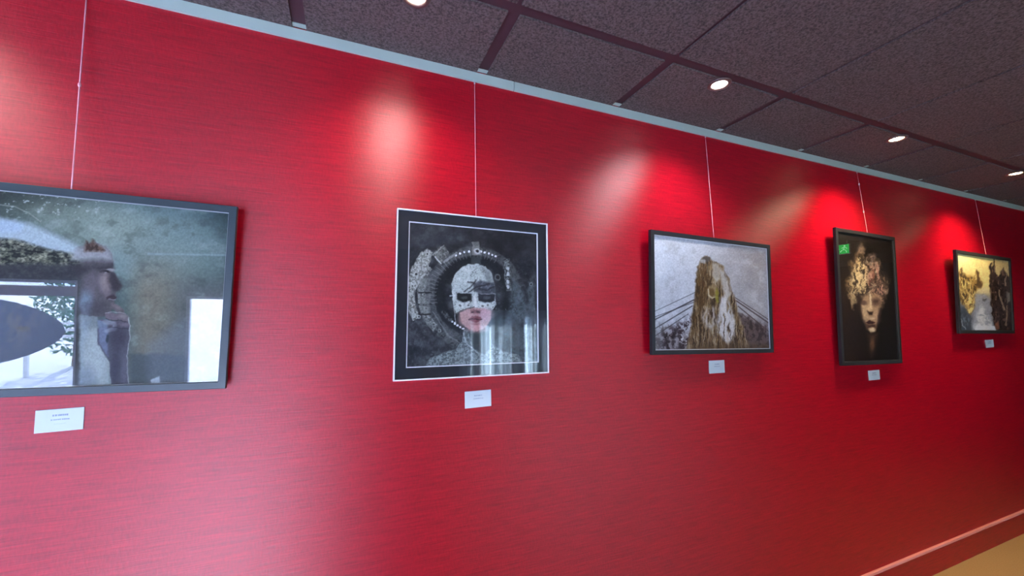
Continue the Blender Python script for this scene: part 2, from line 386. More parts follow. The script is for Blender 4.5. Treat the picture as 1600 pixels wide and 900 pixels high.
# ------------------------------------------------------------------ prints (painted designs)
rng = np.random.default_rng(7)
def vnoise(x, y, seed):
    g = np.random.default_rng(seed).random((256, 256))
    xi = np.floor(x).astype(int); yi = np.floor(y).astype(int); fx = x - xi; fy = y - yi
    fx = fx * fx * (3 - 2 * fx); fy = fy * fy * (3 - 2 * fy)
    a = g[yi % 256, xi % 256]; b_ = g[yi % 256, (xi + 1) % 256]; c = g[(yi + 1) % 256, xi % 256]; d = g[(yi + 1) % 256, (xi + 1) % 256]
    return (a * (1 - fx) + b_ * fx) * (1 - fy) + (c * (1 - fx) + d * fx) * fy
class Art:
    def __init__(s, X, Y): s.X, s.Y = X, Y; s.c = np.zeros((len(X), 3)); s.frame(0, 0, 1)
    def frame(s, ox, oy, k, amp=0, wl=20):
        s.x = (s.X - ox) * k; s.y = (s.Y - oy) * k
        if amp:                                    # ragged, hand-worked contours
            dx = s.fbm(wl, wl, 901, 4) - .5; dy = s.fbm(wl, wl, 911, 4) - .5
            s.x = s.x + amp * dx; s.y = s.y + amp * dy
    def fbm(s, wx, wy, seed=1, oct=5, rot=0):
        cx, sx = math.cos(rot), math.sin(rot)
        x = (s.x * cx + s.y * sx) / wx + 50; y = (-s.x * sx + s.y * cx) / wy + 50; o = 0; a = .5; t = 0
        for i in range(oct): o = o + a * vnoise(x * 2 ** i, y * 2 ** i, seed + i); t += a; a *= .6
        return o / t
    def mix(s, col, a):
        a = np.clip(a, 0, 1)[:, None]; s.c = s.c * (1 - a) + np.array(col, float) * a if np.ndim(col) == 1 else s.c * (1 - a) + col * a
    def sdf(s, pts):
        P = np.array(pts, float); n = len(P); d = np.full(len(s.x), 1e9); ins = np.zeros(len(s.x), bool)
        for i in range(n):
            x0, y0 = P[i]; x1, y1 = P[(i + 1) % n]; ex, ey = x1 - x0, y1 - y0
            wx, wy = s.x - x0, s.y - y0
            t = np.clip((wx * ex + wy * ey) / (ex * ex + ey * ey + 1e-9), 0, 1)
            d = np.minimum(d, (wx - ex * t) ** 2 + (wy - ey * t) ** 2)
            cnd = (y0 <= s.y) != (y1 <= s.y)
            with np.errstate(divide='ignore', invalid='ignore'):
                xi = x0 + (s.y - y0) / (ey if ey else 1e-9) * ex
            ins ^= cnd & (s.x < xi)
        d = np.sqrt(d); return np.where(ins, -d, d)
    def poly(s, pts, col, fe=2., a=1., tex=None):
        m = np.clip(.5 - s.sdf(pts) / fe, 0, 1) * a
        if tex is not None: m = m * tex
        s.mix(col, m)
    def line(s, pts, w, col, fe=1.5, a=1., tex=None):
        P = np.array(pts, float); d = np.full(len(s.x), 1e9)
        for (x0, y0), (x1, y1) in zip(P[:-1], P[1:]):
            ex, ey = x1 - x0, y1 - y0; t = np.clip(((s.x - x0) * ex + (s.y - y0) * ey) / (ex * ex + ey * ey + 1e-9), 0, 1)
            d = np.minimum(d, np.hypot(s.x - x0 - ex * t, s.y - y0 - ey * t))
        m = np.clip(.5 - (d - w / 2) / fe, 0, 1) * a
        if tex is not None: m = m * tex
        s.mix(col, m)
    def ell(s, cx, cy, rx, ry, col, fe=.2, a=1., rot=0., tex=None):
        c_, s_ = math.cos(rot), math.sin(rot); dx, dy = s.x - cx, s.y - cy
        q = np.hypot((dx * c_ + dy * s_) / rx, (-dx * s_ + dy * c_) / ry)
        m = np.clip((1 + fe / 2 - q) / fe, 0, 1); m = m * m * (3 - 2 * m) * a
        if tex is not None: m = m * tex
        s.mix(col, m)
    def ring(s, cx, cy, r0, r1, a0, a1, col, fe=3., a=1., tex=None):
        d = np.hypot(s.x - cx, s.y - cy); t = np.degrees(np.arctan2(-(s.y - cy), s.x - cx)) % 360
        a0 %= 360; a1 %= 360
        ins = ((t >= a0) & (t <= a1)) if a0 < a1 else ((t >= a0) | (t <= a1))
        m = np.clip(.5 - (np.abs(d - (r0 + r1) / 2) - (r1 - r0) / 2) / fe, 0, 1) * ins * a
        if tex is not None: m = m * tex
        s.mix(col, m)
    def grain(s, w, amp, seed=3): s.c = s.c * (1 + amp * (s.fbm(w, w, seed, 3) - .5)[:, None] * 2)
def sm(x, a, b): t = np.clip((x - a) / (b - a), 0, 1); return t * t * (3 - 2 * t)

def art_profile(A):
    # misty double exposure: town and clouds in the shape of a thinking figure's profile
    A.frame(0, 270, 2.0925)
    x, y = A.x, A.y
    A.c[:] = (82, 98, 88)
    A.mix((58, 64, 54), sm(y, 190, 60) * sm(x, 420, 120))
    A.mix((66, 92, 92), sm(x, 330, 640) * sm(y, 330, 80) * .9)
    A.mix((42, 58, 58), sm(x, 560, 740) * sm(y, 260, 100))
    A.ell(470, 230, 260, 150, (142, 160, 148), 1.2, .75)
    A.ell(280, 160, 220, 80, (150, 160, 138), 1.2, .55, .2)
    A.mix((132, 122, 100), sm(y, 200, 400) * sm(x, 380, 480) * sm(x, 680, 500) * .8)
    A.mix((104, 104, 98), sm(x, 520, 640) * sm(y, 300, 420) * .8)
    n = A.fbm(60, 40, 11); A.mix((180, 190, 176), sm(n, .55, .8) * .3); A.mix((60, 66, 58), sm(n, .45, .25) * .3)
    # old trees / speckled canopy at the top left
    n = A.fbm(14, 9, 21); A.mix((208, 214, 200), sm(n, .64, .74) * sm(y, 190, 90) * sm(x, 520, 150) * .8)
    A.line([(-40, 98), (40, 108), (90, 132), (125, 158)], 3.5, (150, 152, 136), 3, .8)
    A.line([(118, 125), (145, 95)], 9, (200, 206, 194), 6, .7, sm(A.fbm(5, 5, 5), .35, .55))
    # pale sweep of cloud leading into the forehead
    A.poly([(-150, 110), (0, 148), (90, 165), (180, 205), (250, 240), (255, 270), (200, 275), (120, 262), (-150, 215)], (186, 198, 196), 22, .85)
    A.poly([(-150, 110), (0, 150), (70, 165), (60, 190), (-150, 205)], (172, 188, 198), 16, .7)
    # town below the cloud
    tn = A.fbm(13, 8, 31, 4)
    A.poly([(-200, 210), (40, 215), (150, 250), (240, 265), (262, 300), (262, 345), (-200, 352)], (96, 96, 74), 14, .9)
    A.poly([(-200, 210), (40, 215), (150, 250), (240, 265), (262, 300), (262, 345), (-200, 352)], (34, 36, 32), 14, .9, sm(tn, .52, .40))
    A.poly([(-200, 210), (40, 215), (150, 250), (240, 265), (262, 300), (262, 345), (-200, 352)], (176, 172, 140), 14, .8, sm(tn, .60, .70))
    A.poly([(-200, 300), (100, 295), (262, 300), (268, 345), (262, 370), (-200, 375)], (58, 58, 58), 16, .85)
    A.poly([(-300, 372), (262, 366), (262, 700), (-300, 700)], (70, 66, 60), 14, .9)          # dark body beneath
    A.poly([(-300, 440), (60, 430), (130, 470), (60, 560), (-300, 600)], (104, 92, 66), 60, .7, sm(A.fbm(40, 50, 9), .35, .6))
    # figure
    A.frame(100, 340, 3.2143, 16, 34)
    A.poly([(72, 490), (158, 492), (166, 620), (192, 690), (216, 740), (222, 860), (68, 860)], (150, 158, 148), 16)
    A.ell(150, 700, 60, 120, (176, 182, 172), 1.4, .6); A.ell(100, 820, 50, 70, (118, 126, 132), 1.4, .6); A.ell(120, 520, 60, 40, (112, 116, 112), 1.4, .7)
    A.poly([(72, 500), (120, 520), (90, 640), (80, 860), (68, 860)], (150, 164, 166), 30, .5)
    face = [(30, 165), (90, 138), (150, 122), (200, 140), (232, 180), (242, 215), (240, 245), (244, 272), (262, 305), (284, 338), (282, 356), (258, 372), (252, 385), (258, 400), (252, 410), (238, 412), (246, 424), (238, 440), (232, 460), (215, 486), (180, 498), (120, 494), (80, 480), (68, 420), (64, 300)]
    A.poly([(q[0] - 60, q[1]) if q[0] < 82 else q for q in face], (90, 84, 82), 5, 1, sm(A.x, 34, 96))
    A.poly([(30, 165), (90, 138), (150, 122), (200, 140), (232, 180), (238, 214), (150, 214), (30, 210)], (160, 160, 154), 30, .9)
    A.poly([(20, 236), (120, 246), (190, 238), (240, 232), (243, 256), (200, 268), (150, 262), (60, 290)], (58, 54, 54), 26, .8)
    A.ell(205, 330, 26, 60, (134, 118, 110), 1.2, .8); A.ell(130, 330, 38, 70, (110, 102, 100), 1.3, .6)
    A.ell(100, 430, 34, 60, (132, 150, 158), 1.2, .7); A.ell(225, 262, 22, 8, (170, 166, 156), .9, .8)
    A.ell(196, 272, 22, 9, (34, 30, 32), .8, .9); A.ell(200, 279, 7, 3, (182, 178, 170), .8, .7)
    A.poly([(222, 270), (246, 280), (284, 340), (262, 372), (226, 358), (214, 320)], (56, 50, 50), 20, .75)
    A.ell(150, 455, 60, 34, (70, 64, 64), 1.4, .6); A.ell(186, 320, 22, 46, (150, 134, 126), 1.3, .6)
    A.poly([(205, 395), (240, 388), (256, 400), (240, 412), (205, 410)], (62, 48, 50), 6, .85)
    A.line([(215, 410), (248, 411)], 4, (176, 170, 164), 3, .6)
    A.poly([(92, 165), (100, 112), (118, 128), (130, 102), (150, 130), (178, 140), (196, 162), (180, 174), (140, 164)], (96, 70, 54), 18, .85)
    A.poly([(92, 165), (100, 112), (118, 128), (130, 102), (150, 130), (178, 140), (196, 162), (180, 174), (140, 164)], (62, 46, 38), 14, .7, sm(A.fbm(14, 18, 8), .5, .42))
    # raised hand and forearm
    A.poly([(206, 545), (316, 505), (322, 600), (306, 700), (318, 850), (224, 850), (222, 740), (206, 700), (160, 640), (158, 560)], (84, 82, 86), 7)
    A.poly([(158, 515), (210, 510), (214, 700), (170, 640)], (118, 126, 140), 12, .8)
    A.poly([(222, 432), (234, 424), (292, 462), (300, 490), (276, 488), (224, 452)], (98, 90, 86), 5)
    A.poly([(196, 478), (300, 484), (318, 502), (314, 524), (198, 506)], (112, 100, 98), 5)
    A.line([(198, 478), (250, 474), (300, 484)], 4, (186, 180, 174), 3, .6)
    A.poly([(170, 512), (314, 524), (318, 560), (230, 548)], (96, 88, 94), 5)
    A.line([(196, 525), (240, 528), (246, 560), (205, 570)], 22, (150, 156, 156), 8, .6)
    A.line([(200, 508), (314, 526)], 4, (52, 46, 52), 4, .8); A.line([(236, 552), (318, 562)], 4, (50, 46, 54), 4, .8)
    A.ell(208, 610, 8, 22, (52, 62, 62), .8, .9)
    A.line([(318, 500), (322, 600), (306, 690), (318, 850)], 5, (198, 198, 186), 4, .8)
    A.line([(190, 690), (216, 740), (224, 850)], 5, (190, 190, 178), 6, .6)
    A.ell(270, 600, 40, 60, (64, 60, 66), 1.4, .7); A.ell(296, 780, 22, 90, (104, 102, 106), 1.4, .6); A.ell(250, 760, 24, 90, (58, 56, 62), 1.4, .6)
    A.ell(290, 498, 26, 10, (138, 126, 120), 1.2, .6); A.ell(292, 540, 24, 10, (124, 114, 112), 1.2, .6); A.ell(258, 448, 24, 9, (134, 118, 110), 1.2, .6, .55)
    # lower right: dark low horizon behind the hand
    A.poly([(326, 690), (470, 682), (620, 700), (620, 860), (326, 860)], (76, 84, 82), 18, .9)
    A.poly([(415, 640), (520, 560), (600, 520), (640, 600), (640, 860), (420, 860)], (118, 126, 128), 60, .5)
    A.poly([(425, 815), (470, 800), (480, 850), (430, 850)], (196, 204, 204), 8, .8)
    A.frame(0, 270, 2.0925)
    A.line([(480, 264), (745, 268)], 5, (150, 168, 162), 5, .7)  # pale line paints a reflected ceiling edge into the print
    A.grain(5, .12)

def art_halo(A):
    # masked figure with a mechanical halo, black and silver
    A.frame(600, 310, 2.6471, 9, 16)
    A.c[:] = (44, 45, 46)
    n = A.fbm(40, 40, 3); A.mix((84, 86, 86), sm(n, .42, .75) * .7); n3 = A.fbm(12, 12, 7); A.mix((96, 100, 98), sm(n3, .55, .75) * sm(A.y, 160, 320) * .5); A.mix((26, 27, 28), sm(n, .45, .25) * .7)
    A.mix((28, 28, 30), sm(A.x, 330, 520) * sm(A.y, 330, 220) * .5)
    fine = A.fbm(8, 8, 41); fine2 = A.fbm(6, 6, 51)
    T = sm(fine, .3, .62); D = sm(fine2, .62, .36) * .9
    cx, cy = 378, 402
    A.ring(cx, cy, 120, 168, 0, 359.9, (26, 28, 28), 20, .75)
    A.ring(cx, cy, 168, 205, 20, 250, (92, 94, 90), 6, .8, .4 + .6 * T)
    for i in range(26):                                            # tick marks
        t = math.radians(60 + i * 5.2); c_, s_ = math.cos(t), -math.sin(t)
        A.line([(cx + 160 * c_, cy + 160 * s_), (cx + 196 * c_, cy + 196 * s_)], 3.0, (138, 138, 130), 2.5, .55)
    # left arcs of plating
    A.ring(cx - 10, cy - 10, 240, 272, 140, 205, (172, 172, 160), 4, .95); A.ring(cx - 10, cy - 10, 196, 228, 148, 224, (150, 152, 142), 4, .95)
    A.ring(cx - 10, cy - 10, 240, 272, 140, 205, (62, 62, 56), 3, .8, D); A.ring(cx - 10, cy - 10, 196, 228, 148, 224, (54, 54, 50), 3, .85, D)
    A.poly([(152, 232), (182, 206), (204, 222), (190, 270), (160, 340), (128, 380), (110, 360), (122, 290)], (178, 178, 166), 5, .95)
    A.poly([(152, 232), (182, 206), (204, 222), (190, 270), (160, 340), (128, 380), (110, 360), (122, 290)], (84, 84, 76), 5, .7, D)
    for ex, ey, er in ((180, 228, 8), (134, 312, 9), (120, 360, 6), (176, 455, 9), (146, 490, 8), (206, 520, 9), (232, 548, 8)):
        A.ell(ex, ey, er, er, (172, 172, 160), .5, .8); A.ell(ex, ey, er * .5, er * .5, (40, 40, 38), .5, .9)
    A.poly([(202, 232), (228, 200), (252, 196), (270, 220), (262, 244), (232, 268)], (132, 132, 122), 4, .9)
    A.poly([(202, 232), (228, 200), (252, 196), (270, 220), (262, 244), (232, 268)], (58, 58, 54), 4, .8, D)
    A.line([(212, 240), (238, 268)], 4, (205, 205, 196), 2, .9); A.line([(205, 232), (250, 192)], 3, (170, 170, 160), 2, .8)
    for yy, hh in ((330, 60), (400, 40), (430, 50)):
        A.poly([(150, yy), (194, yy - 4), (190, yy + hh), (152, yy + hh)], (118, 120, 112), 4, .75, .35 + .65 * T)
        A.line([(146, yy + hh), (196, yy + hh - 2)], 6, (32, 33, 32), 3, .9)
    A.line([(176, 500), (232, 560), (300, 606)], 26, (98, 102, 96), 10, .75, T)
    A.line([(205, 470), (270, 570), (320, 600)], 5, (130, 134, 126), 3, .6)
    # beads
    for a in list(range(62, 83, 5)) + list(range(97, 120, 6)):
        t = math.radians(a); A.ell(cx + 186 * math.cos(t), cy - 186 * math.sin(t), 4.5, 4.5, (240, 240, 236), .6)
    for i in range(5): A.ell(284 + i * 11.5, 510 + i * 7.5, 4.6, 4.6, (226, 226, 222), .6)
    for i in range(8): A.ell(252 + i * 7, 262 - i * 5.5, 5, 5, (150, 150, 144), .7, .8)
    A.line([(248, 470), (278, 505)], 18, (120, 122, 116), 6, .7, T)
    A.poly([(366, 232), (370, 190), (366, 178), (396, 176), (398, 196), (404, 232)], (128, 128, 120), 3, .95)
    A.ell(385, 184, 13, 9, (104, 104, 98), .5, .9); A.ell(388, 216, 14, 13, (190, 190, 182), .5, .9); A.ell(388, 216, 7, 6.5, (46, 46, 44), .5)
    A.poly([(362, 236), (408, 236), (402, 270), (366, 270)], (68, 72, 68), 6, .8)
    # right column and fragments
    A.poly([(496, 250), (522, 248), (528, 330), (530, 380), (512, 384), (504, 330)], (128, 132, 126), 4, .9)
    A.poly([(496, 250), (522, 248), (528, 330), (530, 380), (512, 384), (504, 330)], (30, 32, 32), 4, .9, D)
    for yy in (290, 312, 345, 366): A.ell(517, yy, 6, 8, (205, 208, 202), .6, .85)
    A.poly([(538, 330), (580, 390), (596, 450), (570, 520), (520, 470), (528, 380)], (94, 106, 104), 16, .75, .35 + .65 * T)
    A.poly([(600, 345), (622, 340), (632, 470), (602, 460)], (104, 114, 112), 8, .7, .4 + .6 * T)
    A.ell(612, 354, 8, 8, (150, 156, 152), .5, .7); A.ell(612, 354, 4, 4, (50, 54, 54), .5, .9)
    A.ell(474, 326, 12, 14, (112, 114, 108), .5, .8); A.ell(474, 326, 7, 8, (34, 34, 34), .5, .9)
    A.poly([(480, 500), (520, 480), (600, 560), (640, 660), (640, 690), (500, 690)], (76, 90, 90), 40, .6, T)
    # neck and shoulders
    A.poly([(176, 692), (190, 664), (246, 640), (300, 624), (326, 590), (332, 545), (440, 545), (448, 600), (500, 636), (560, 646), (588, 700), (176, 700)], (132, 140, 134), 6)
    A.poly([(176, 692), (190, 664), (246, 640), (300, 624), (326, 590), (332, 545), (440, 545), (448, 600), (500, 636), (560, 646), (588, 700), (176, 700)], (62, 68, 66), 6, .85, D)
    A.poly([(352, 548), (440, 542), (452, 610), (420, 650), (372, 620)], (36, 40, 40), 12, .9)
    A.line([(330, 560), (345, 600), (390, 640)], 5, (170, 176, 170), 4, .7)
    # head: cracked white dome and mask
    dome = [(284, 400), (281, 350), (296, 312), (322, 284), (352, 271), (394, 269), (424, 280), (446, 304), (458, 340), (464, 392), (468, 440), (450, 462), (376, 452), (330, 462), (300, 476), (290, 446)]
    A.poly(dome, (178, 184, 174), 4)
    crack = np.abs(A.fbm(16, 16, 61, 3) - .5); A.poly(dome, (96, 100, 94), 4, .8, sm(crack, .03, .005))
    A.poly(dome, (212, 216, 206), 4, .6, sm(A.fbm(22, 22, 71), .55, .68))
    A.poly([(402, 276), (446, 300), (466, 392), (440, 380), (420, 330)], (96, 102, 98), 22, .6)
    A.poly([(372, 352), (400, 338), (460, 348), (466, 394), (410, 396), (376, 384)], (64, 66, 70), 8, .9)
    A.poly([(372, 352), (400, 338), (460, 348), (466, 394), (410, 396), (376, 384)], (140, 142, 142), 6, .45, sm(A.fbm(9, 9, 81), .5, .7))
    for p in ([(336, 384), (362, 364), (376, 350)], [(352, 388), (384, 366), (440, 352)], [(350, 344), (376, 350), (384, 336)], [(396, 372), (430, 376), (458, 366)]):
        A.line(p, 5, (38, 38, 40), 5, .8)
    A.poly([(302, 388), (366, 392), (366, 424), (330, 430), (306, 418)], (36, 38, 38), 7, .95); A.poly([(392, 392), (464, 394), (462, 424), (430, 432), (396, 424)], (42, 44, 48), 7, .95)
    A.ell(336, 410, 14, 7, (92, 96, 92), .8, .7); A.ell(430, 410, 14, 7, (96, 100, 100), .8, .7)
    A.line([(304, 388), (366, 390)], 3, (190, 192, 184), 2, .8); A.line([(402, 394), (464, 394)], 3, (160, 162, 160), 2, .8)
    A.poly([(374, 400), (384, 396), (392, 450), (372, 452)], (206, 208, 198), 5, .9)
    for ex, ey, er in ((316, 440, 15), (350, 440, 12), (352, 432, 7), (408, 442, 13), (432, 438, 12), (452, 446, 9), (458, 430, 7)):
        A.ell(ex, ey, er, er * .8, (196, 200, 190), .6, .85); A.ell(ex + 2, ey + 2, er * .4, er * .35, (70, 72, 68), .8, .7)
    A.line([(300, 474), (330, 460), (376, 450)], 4, (70, 66, 60), 3, .9); A.line([(292, 360), (290, 440), (300, 520)], 3, (190, 192, 184), 2, .7); A.line([(276, 404), (296, 402)], 5, (200, 202, 194), 3, .8)
    # lower face
    A.poly([(315, 474), (345, 458), (376, 452), (420, 456), (448, 466), (446, 500), (436, 520), (412, 540), (386, 551), (354, 542), (326, 516)], (180, 142, 134), 5)
    A.ell(420, 480, 30, 26, (188, 146, 150), 1.2, .7); A.ell(386, 538, 40, 18, (186, 134, 130), 1.2, .7); A.ell(330, 500, 20, 30, (178, 138, 126), 1.2, .6)
    A.poly([(360, 462), (376, 458), (404, 464), (396, 476), (376, 478), (362, 474)], (116, 76, 76), 8, .85)
    A.ell(370, 470, 6, 4, (66, 40, 42), .9, .9); A.ell(392, 470, 6, 4, (72, 44, 46), .9, .9)
    A.poly([(352, 500), (366, 488), (380, 486), (402, 490), (410, 500), (396, 512), (374, 514)], (128, 76, 80), 5, .95)
    A.line([(354, 500), (376, 498), (408, 501)], 3.5, (62, 32, 38), 2.5, .9); A.ell(382, 520, 18, 4, (148, 96, 96), .9, .7)
    A.grain(4, .16)

def art_tower(A):
    # pale sky over a towering shaggy shape held by cables, sepia on grey
    A.frame(1000, 340, 3.4608)
    x, y = A.x, A.y
    A.c[:] = (204, 206, 208)
    A.mix((178, 166, 158), sm(x, 250, 640) * .95); A.mix((190, 190, 190), sm(y, 150, 520) * .4); A.mix((214, 220, 226), sm(x, 260, 60) * sm(y, 430, 200) * .7)  # bluish left side puts the window's reflection into the sky colour
    n = A.fbm(60, 60, 4); A.mix((228, 228, 226), sm(n, .52, .8) * .4); A.mix((150, 146, 144), sm(n, .45, .25) * .3)
    # cables
    for p, w in (([(60, 520), (310, 402)], 3), ([(60, 566), (300, 444)], 7), ([(60, 548), (296, 458)], 4), ([(60, 618), (290, 478)], 6), ([(60, 660), (270, 520)], 5)):
        A.line(p, w, (62, 58, 60), 3, .85)
    for p, w in (([(520, 430), (720, 562)], 4), ([(530, 450), (720, 580)], 7), ([(540, 480), (720, 628)], 6), ([(560, 520), (720, 660)], 4)):
        A.line(p, w, (84, 68, 62), 3, .85)
    # ground clutter
    A.frame(1000, 340, 3.4608, 16, 24); x, y = A.x, A.y
    g1 = A.fbm(16, 22, 15); g2 = A.fbm(10, 10, 16)
    low = sm(y, 520, 640)
    A.mix((74, 60, 58), low * sm(g1, .62, .36) * .95); A.mix((110, 98, 94), low * sm(y, 540, 660) * .6)
    A.poly([(130, 640), (180, 600), (240, 560), (300, 520), (300, 720), (120, 720)], (58, 44, 46), 30, .9, sm(g1, .66, .40))
    A.poly([(540, 520), (600, 540), (700, 600), (710, 720), (560, 720)], (98, 78, 72), 26, .85)
    A.poly([(540, 520), (600, 540), (700, 600), (710, 720), (560, 720)], (64, 50, 46), 20, .8, sm(g1, .56, .40))
    A.poly([(210, 560), (300, 500), (330, 560), (300, 690), (230, 690)], (224, 220, 216), 20, .85, sm(g2, .56, .64))
    # the tower
    body = [(345, 218), (362, 206), (384, 214), (400, 232), (432, 242), (456, 262), (466, 300), (490, 330), (500, 390), (520, 440), (540, 520), (566, 590), (600, 720), (260, 720), (282, 600), (296, 500), (306, 420), (312, 330), (322, 270)]
    A.poly(body, (126, 100, 68), 14)
    st = A.fbm(7, 70, 23, 4); st2 = A.fbm(14, 30, 24, 4)
    A.poly(body, (66, 48, 32), 14, .9, sm(st, .54, .38)); A.poly(body, (196, 180, 150), 14, .7, sm(st, .56, .70)); A.poly(body, (150, 126, 84), 14, .6, sm(st2, .55, .7))
    A.poly([(310, 300), (350, 270), (380, 300), (376, 440), (340, 520), (300, 640), (286, 640), (304, 440)], (92, 66, 36), 16, .7, sm(A.fbm(10, 26, 25), .64, .42))
    A.ell(368, 222, 24, 13, (96, 88, 82), .6, .9); A.line([(368, 222), (372, 300)], 5, (86, 76, 66), 4, .7); A.ell(350, 236, 14, 12, (206, 204, 198), .8, .7)
    A.poly([(400, 238), (434, 250), (438, 330), (420, 350), (398, 310)], (196, 188, 172), 12, .75)
    A.poly([(434, 262), (466, 300), (486, 350), (500, 420), (478, 440), (452, 380)], (206, 198, 186), 16, .8)
    A.ell(398, 400, 26, 34, (176, 152, 108), .6, .7); A.ell(396, 404, 16, 22, (112, 84, 44), .6, .85); A.line([(378, 390), (380, 420), (398, 432), (424, 428)], 6, (214, 200, 166), 4, .8)
    A.ell(424, 420, 8, 40, (142, 134, 42), .9, .8)
    A.poly([(440, 430), (470, 420), (500, 470), (524, 560), (520, 640), (480, 690), (430, 620), (424, 560), (436, 500)], (226, 220, 214), 18, .9, sm(A.fbm(8, 60, 26), .26, .5))
    A.poly([(352, 490), (410, 480), (420, 560), (400, 610), (350, 570), (340, 530)], (206, 196, 186), 18, .8, sm(A.fbm(9, 40, 27), .3, .52))
    for i in range(16):
        xx = 345 + i * 15; A.line([(xx, 600 + 10 * ((i * 7) % 5)), (xx - 22 + i * 3, 712)], 3.5, (196, 176, 152) if i % 2 else (62, 44, 34), 3, .7)
    A.mix((92, 70, 48), sm(y, 660, 712) * sm(x, 240, 320) * .7)
    A.grain(5, .12)

def art_plume(A):
    # face dissolving into a pale plume on a near-black ground
    A.frame(1280, 340, 3.3333, 30, 26)
    x, y = A.x, A.y
    A.c[:] = (24, 17, 14)
    A.mix((58, 44, 34), sm(x, 250, 110) * sm(y, 150, 420) * .8); A.mix((46, 30, 24), sm(y, 300, 600) * sm(x, 330, 150) * .8)  # brown left edge paints the glass sheen into the print
    s1 = A.fbm(22, 34, 5); s2 = A.fbm(9, 16, 6)
    plume = [(150, 330), (180, 300), (176, 230), (196, 250), (206, 190), (226, 150), (240, 180), (252, 226), (276, 200), (286, 195), (304, 226), (320, 230), (324, 280), (348, 300), (366, 330), (356, 380), (346, 440), (330, 470), (300, 420), (270, 400), (240, 420), (214, 420), (186, 450), (170, 400)]
    A.poly(plume, (170, 140, 98), 34, .95, .25 + .75 * sm(s1, .34, .56))
    A.poly([(176, 320), (214, 222), (250, 236), (272, 300), (270, 390), (230, 410), (190, 380)], (216, 190, 138), 30, .9, sm(s1, .36, .58))
    A.poly([(262, 250), (300, 232), (326, 290), (352, 350), (346, 440), (300, 400), (268, 380)], (190, 138, 118), 30, .9, .3 + .7 * sm(s1, .36, .58))
    A.poly(plume, (52, 36, 26), 26, .75, sm(s2, .46, .34)); A.poly(plume, (232, 212, 170), 30, .5, sm(s2, .6, .72))
    A.ell(226, 165, 20, 26, (122, 102, 84), 1.2, .6); A.ell(286, 225, 26, 40, (120, 100, 90), 1.2, .6, 0, sm(s2, .35, .6))
    A.poly([(160, 380), (190, 400), (196, 450), (186, 480)], (196, 168, 122), 14, .7)
    A.line([(286, 270), (290, 320), (276, 350)], 9, (120, 70, 56), 8, .7); A.line([(312, 250), (316, 320)], 8, (206, 150, 132), 8, .6)
    # face
    A.frame(1280, 340, 3.3333, 8, 20)
    face = [(222, 420), (250, 402), (300, 400), (330, 410), (326, 470), (322, 520), (312, 556), (298, 590), (280, 596), (264, 580), (244, 545), (228, 500)]
    A.poly(face, (182, 146, 108), 22, .95)
    A.poly([(222, 440), (262, 450), (264, 520), (244, 530), (228, 490)], (206, 174, 132), 18, .8)
    A.ell(240, 444, 20, 13, (108, 80, 66), 1.1, .9); A.ell(304, 438, 24, 22, (112, 82, 66), 1.1, .95); A.ell(304, 436, 12, 8, (70, 48, 38), 1., .7)
    A.poly([(210, 400), (236, 420), (226, 450), (230, 520), (206, 480)], (50, 34, 26), 16, .9)
    A.line([(276, 400), (278, 440), (276, 470)], 9, (238, 212, 168), 8, .9); A.ell(272, 474, 14, 16, (230, 196, 150), 1.2, .8)
    A.poly([(258, 484), (272, 490), (292, 490), (284, 508), (268, 506)], (40, 22, 18), 9, .95)
    A.ell(306, 500, 14, 24, (196, 160, 122), 1.2, .7); A.poly([(316, 500), (332, 470), (334, 540), (316, 560)], (60, 40, 32), 12, .85)
    A.ell(286, 524, 12, 6, (222, 190, 150), 1.1, .8)
    A.poly([(252, 546), (270, 534), (282, 538), (300, 548), (286, 556), (262, 556)], (52, 22, 20), 7, .95)
    A.poly([(258, 560), (300, 558), (302, 572), (262, 574)], (60, 36, 28), 8, .85); A.ell(285, 584, 16, 11, (222, 196, 156), 1.1, .95)
    A.poly([(250, 556), (262, 560), (262, 590), (250, 580)], (80, 56, 46), 12, .7)
    A.poly([(262, 606), (312, 604), (304, 660), (284, 730), (272, 690)], (104, 74, 54), 30, .7); A.ell(286, 660, 12, 30, (128, 92, 66), 1.2, .6)
    A.grain(6, .15)

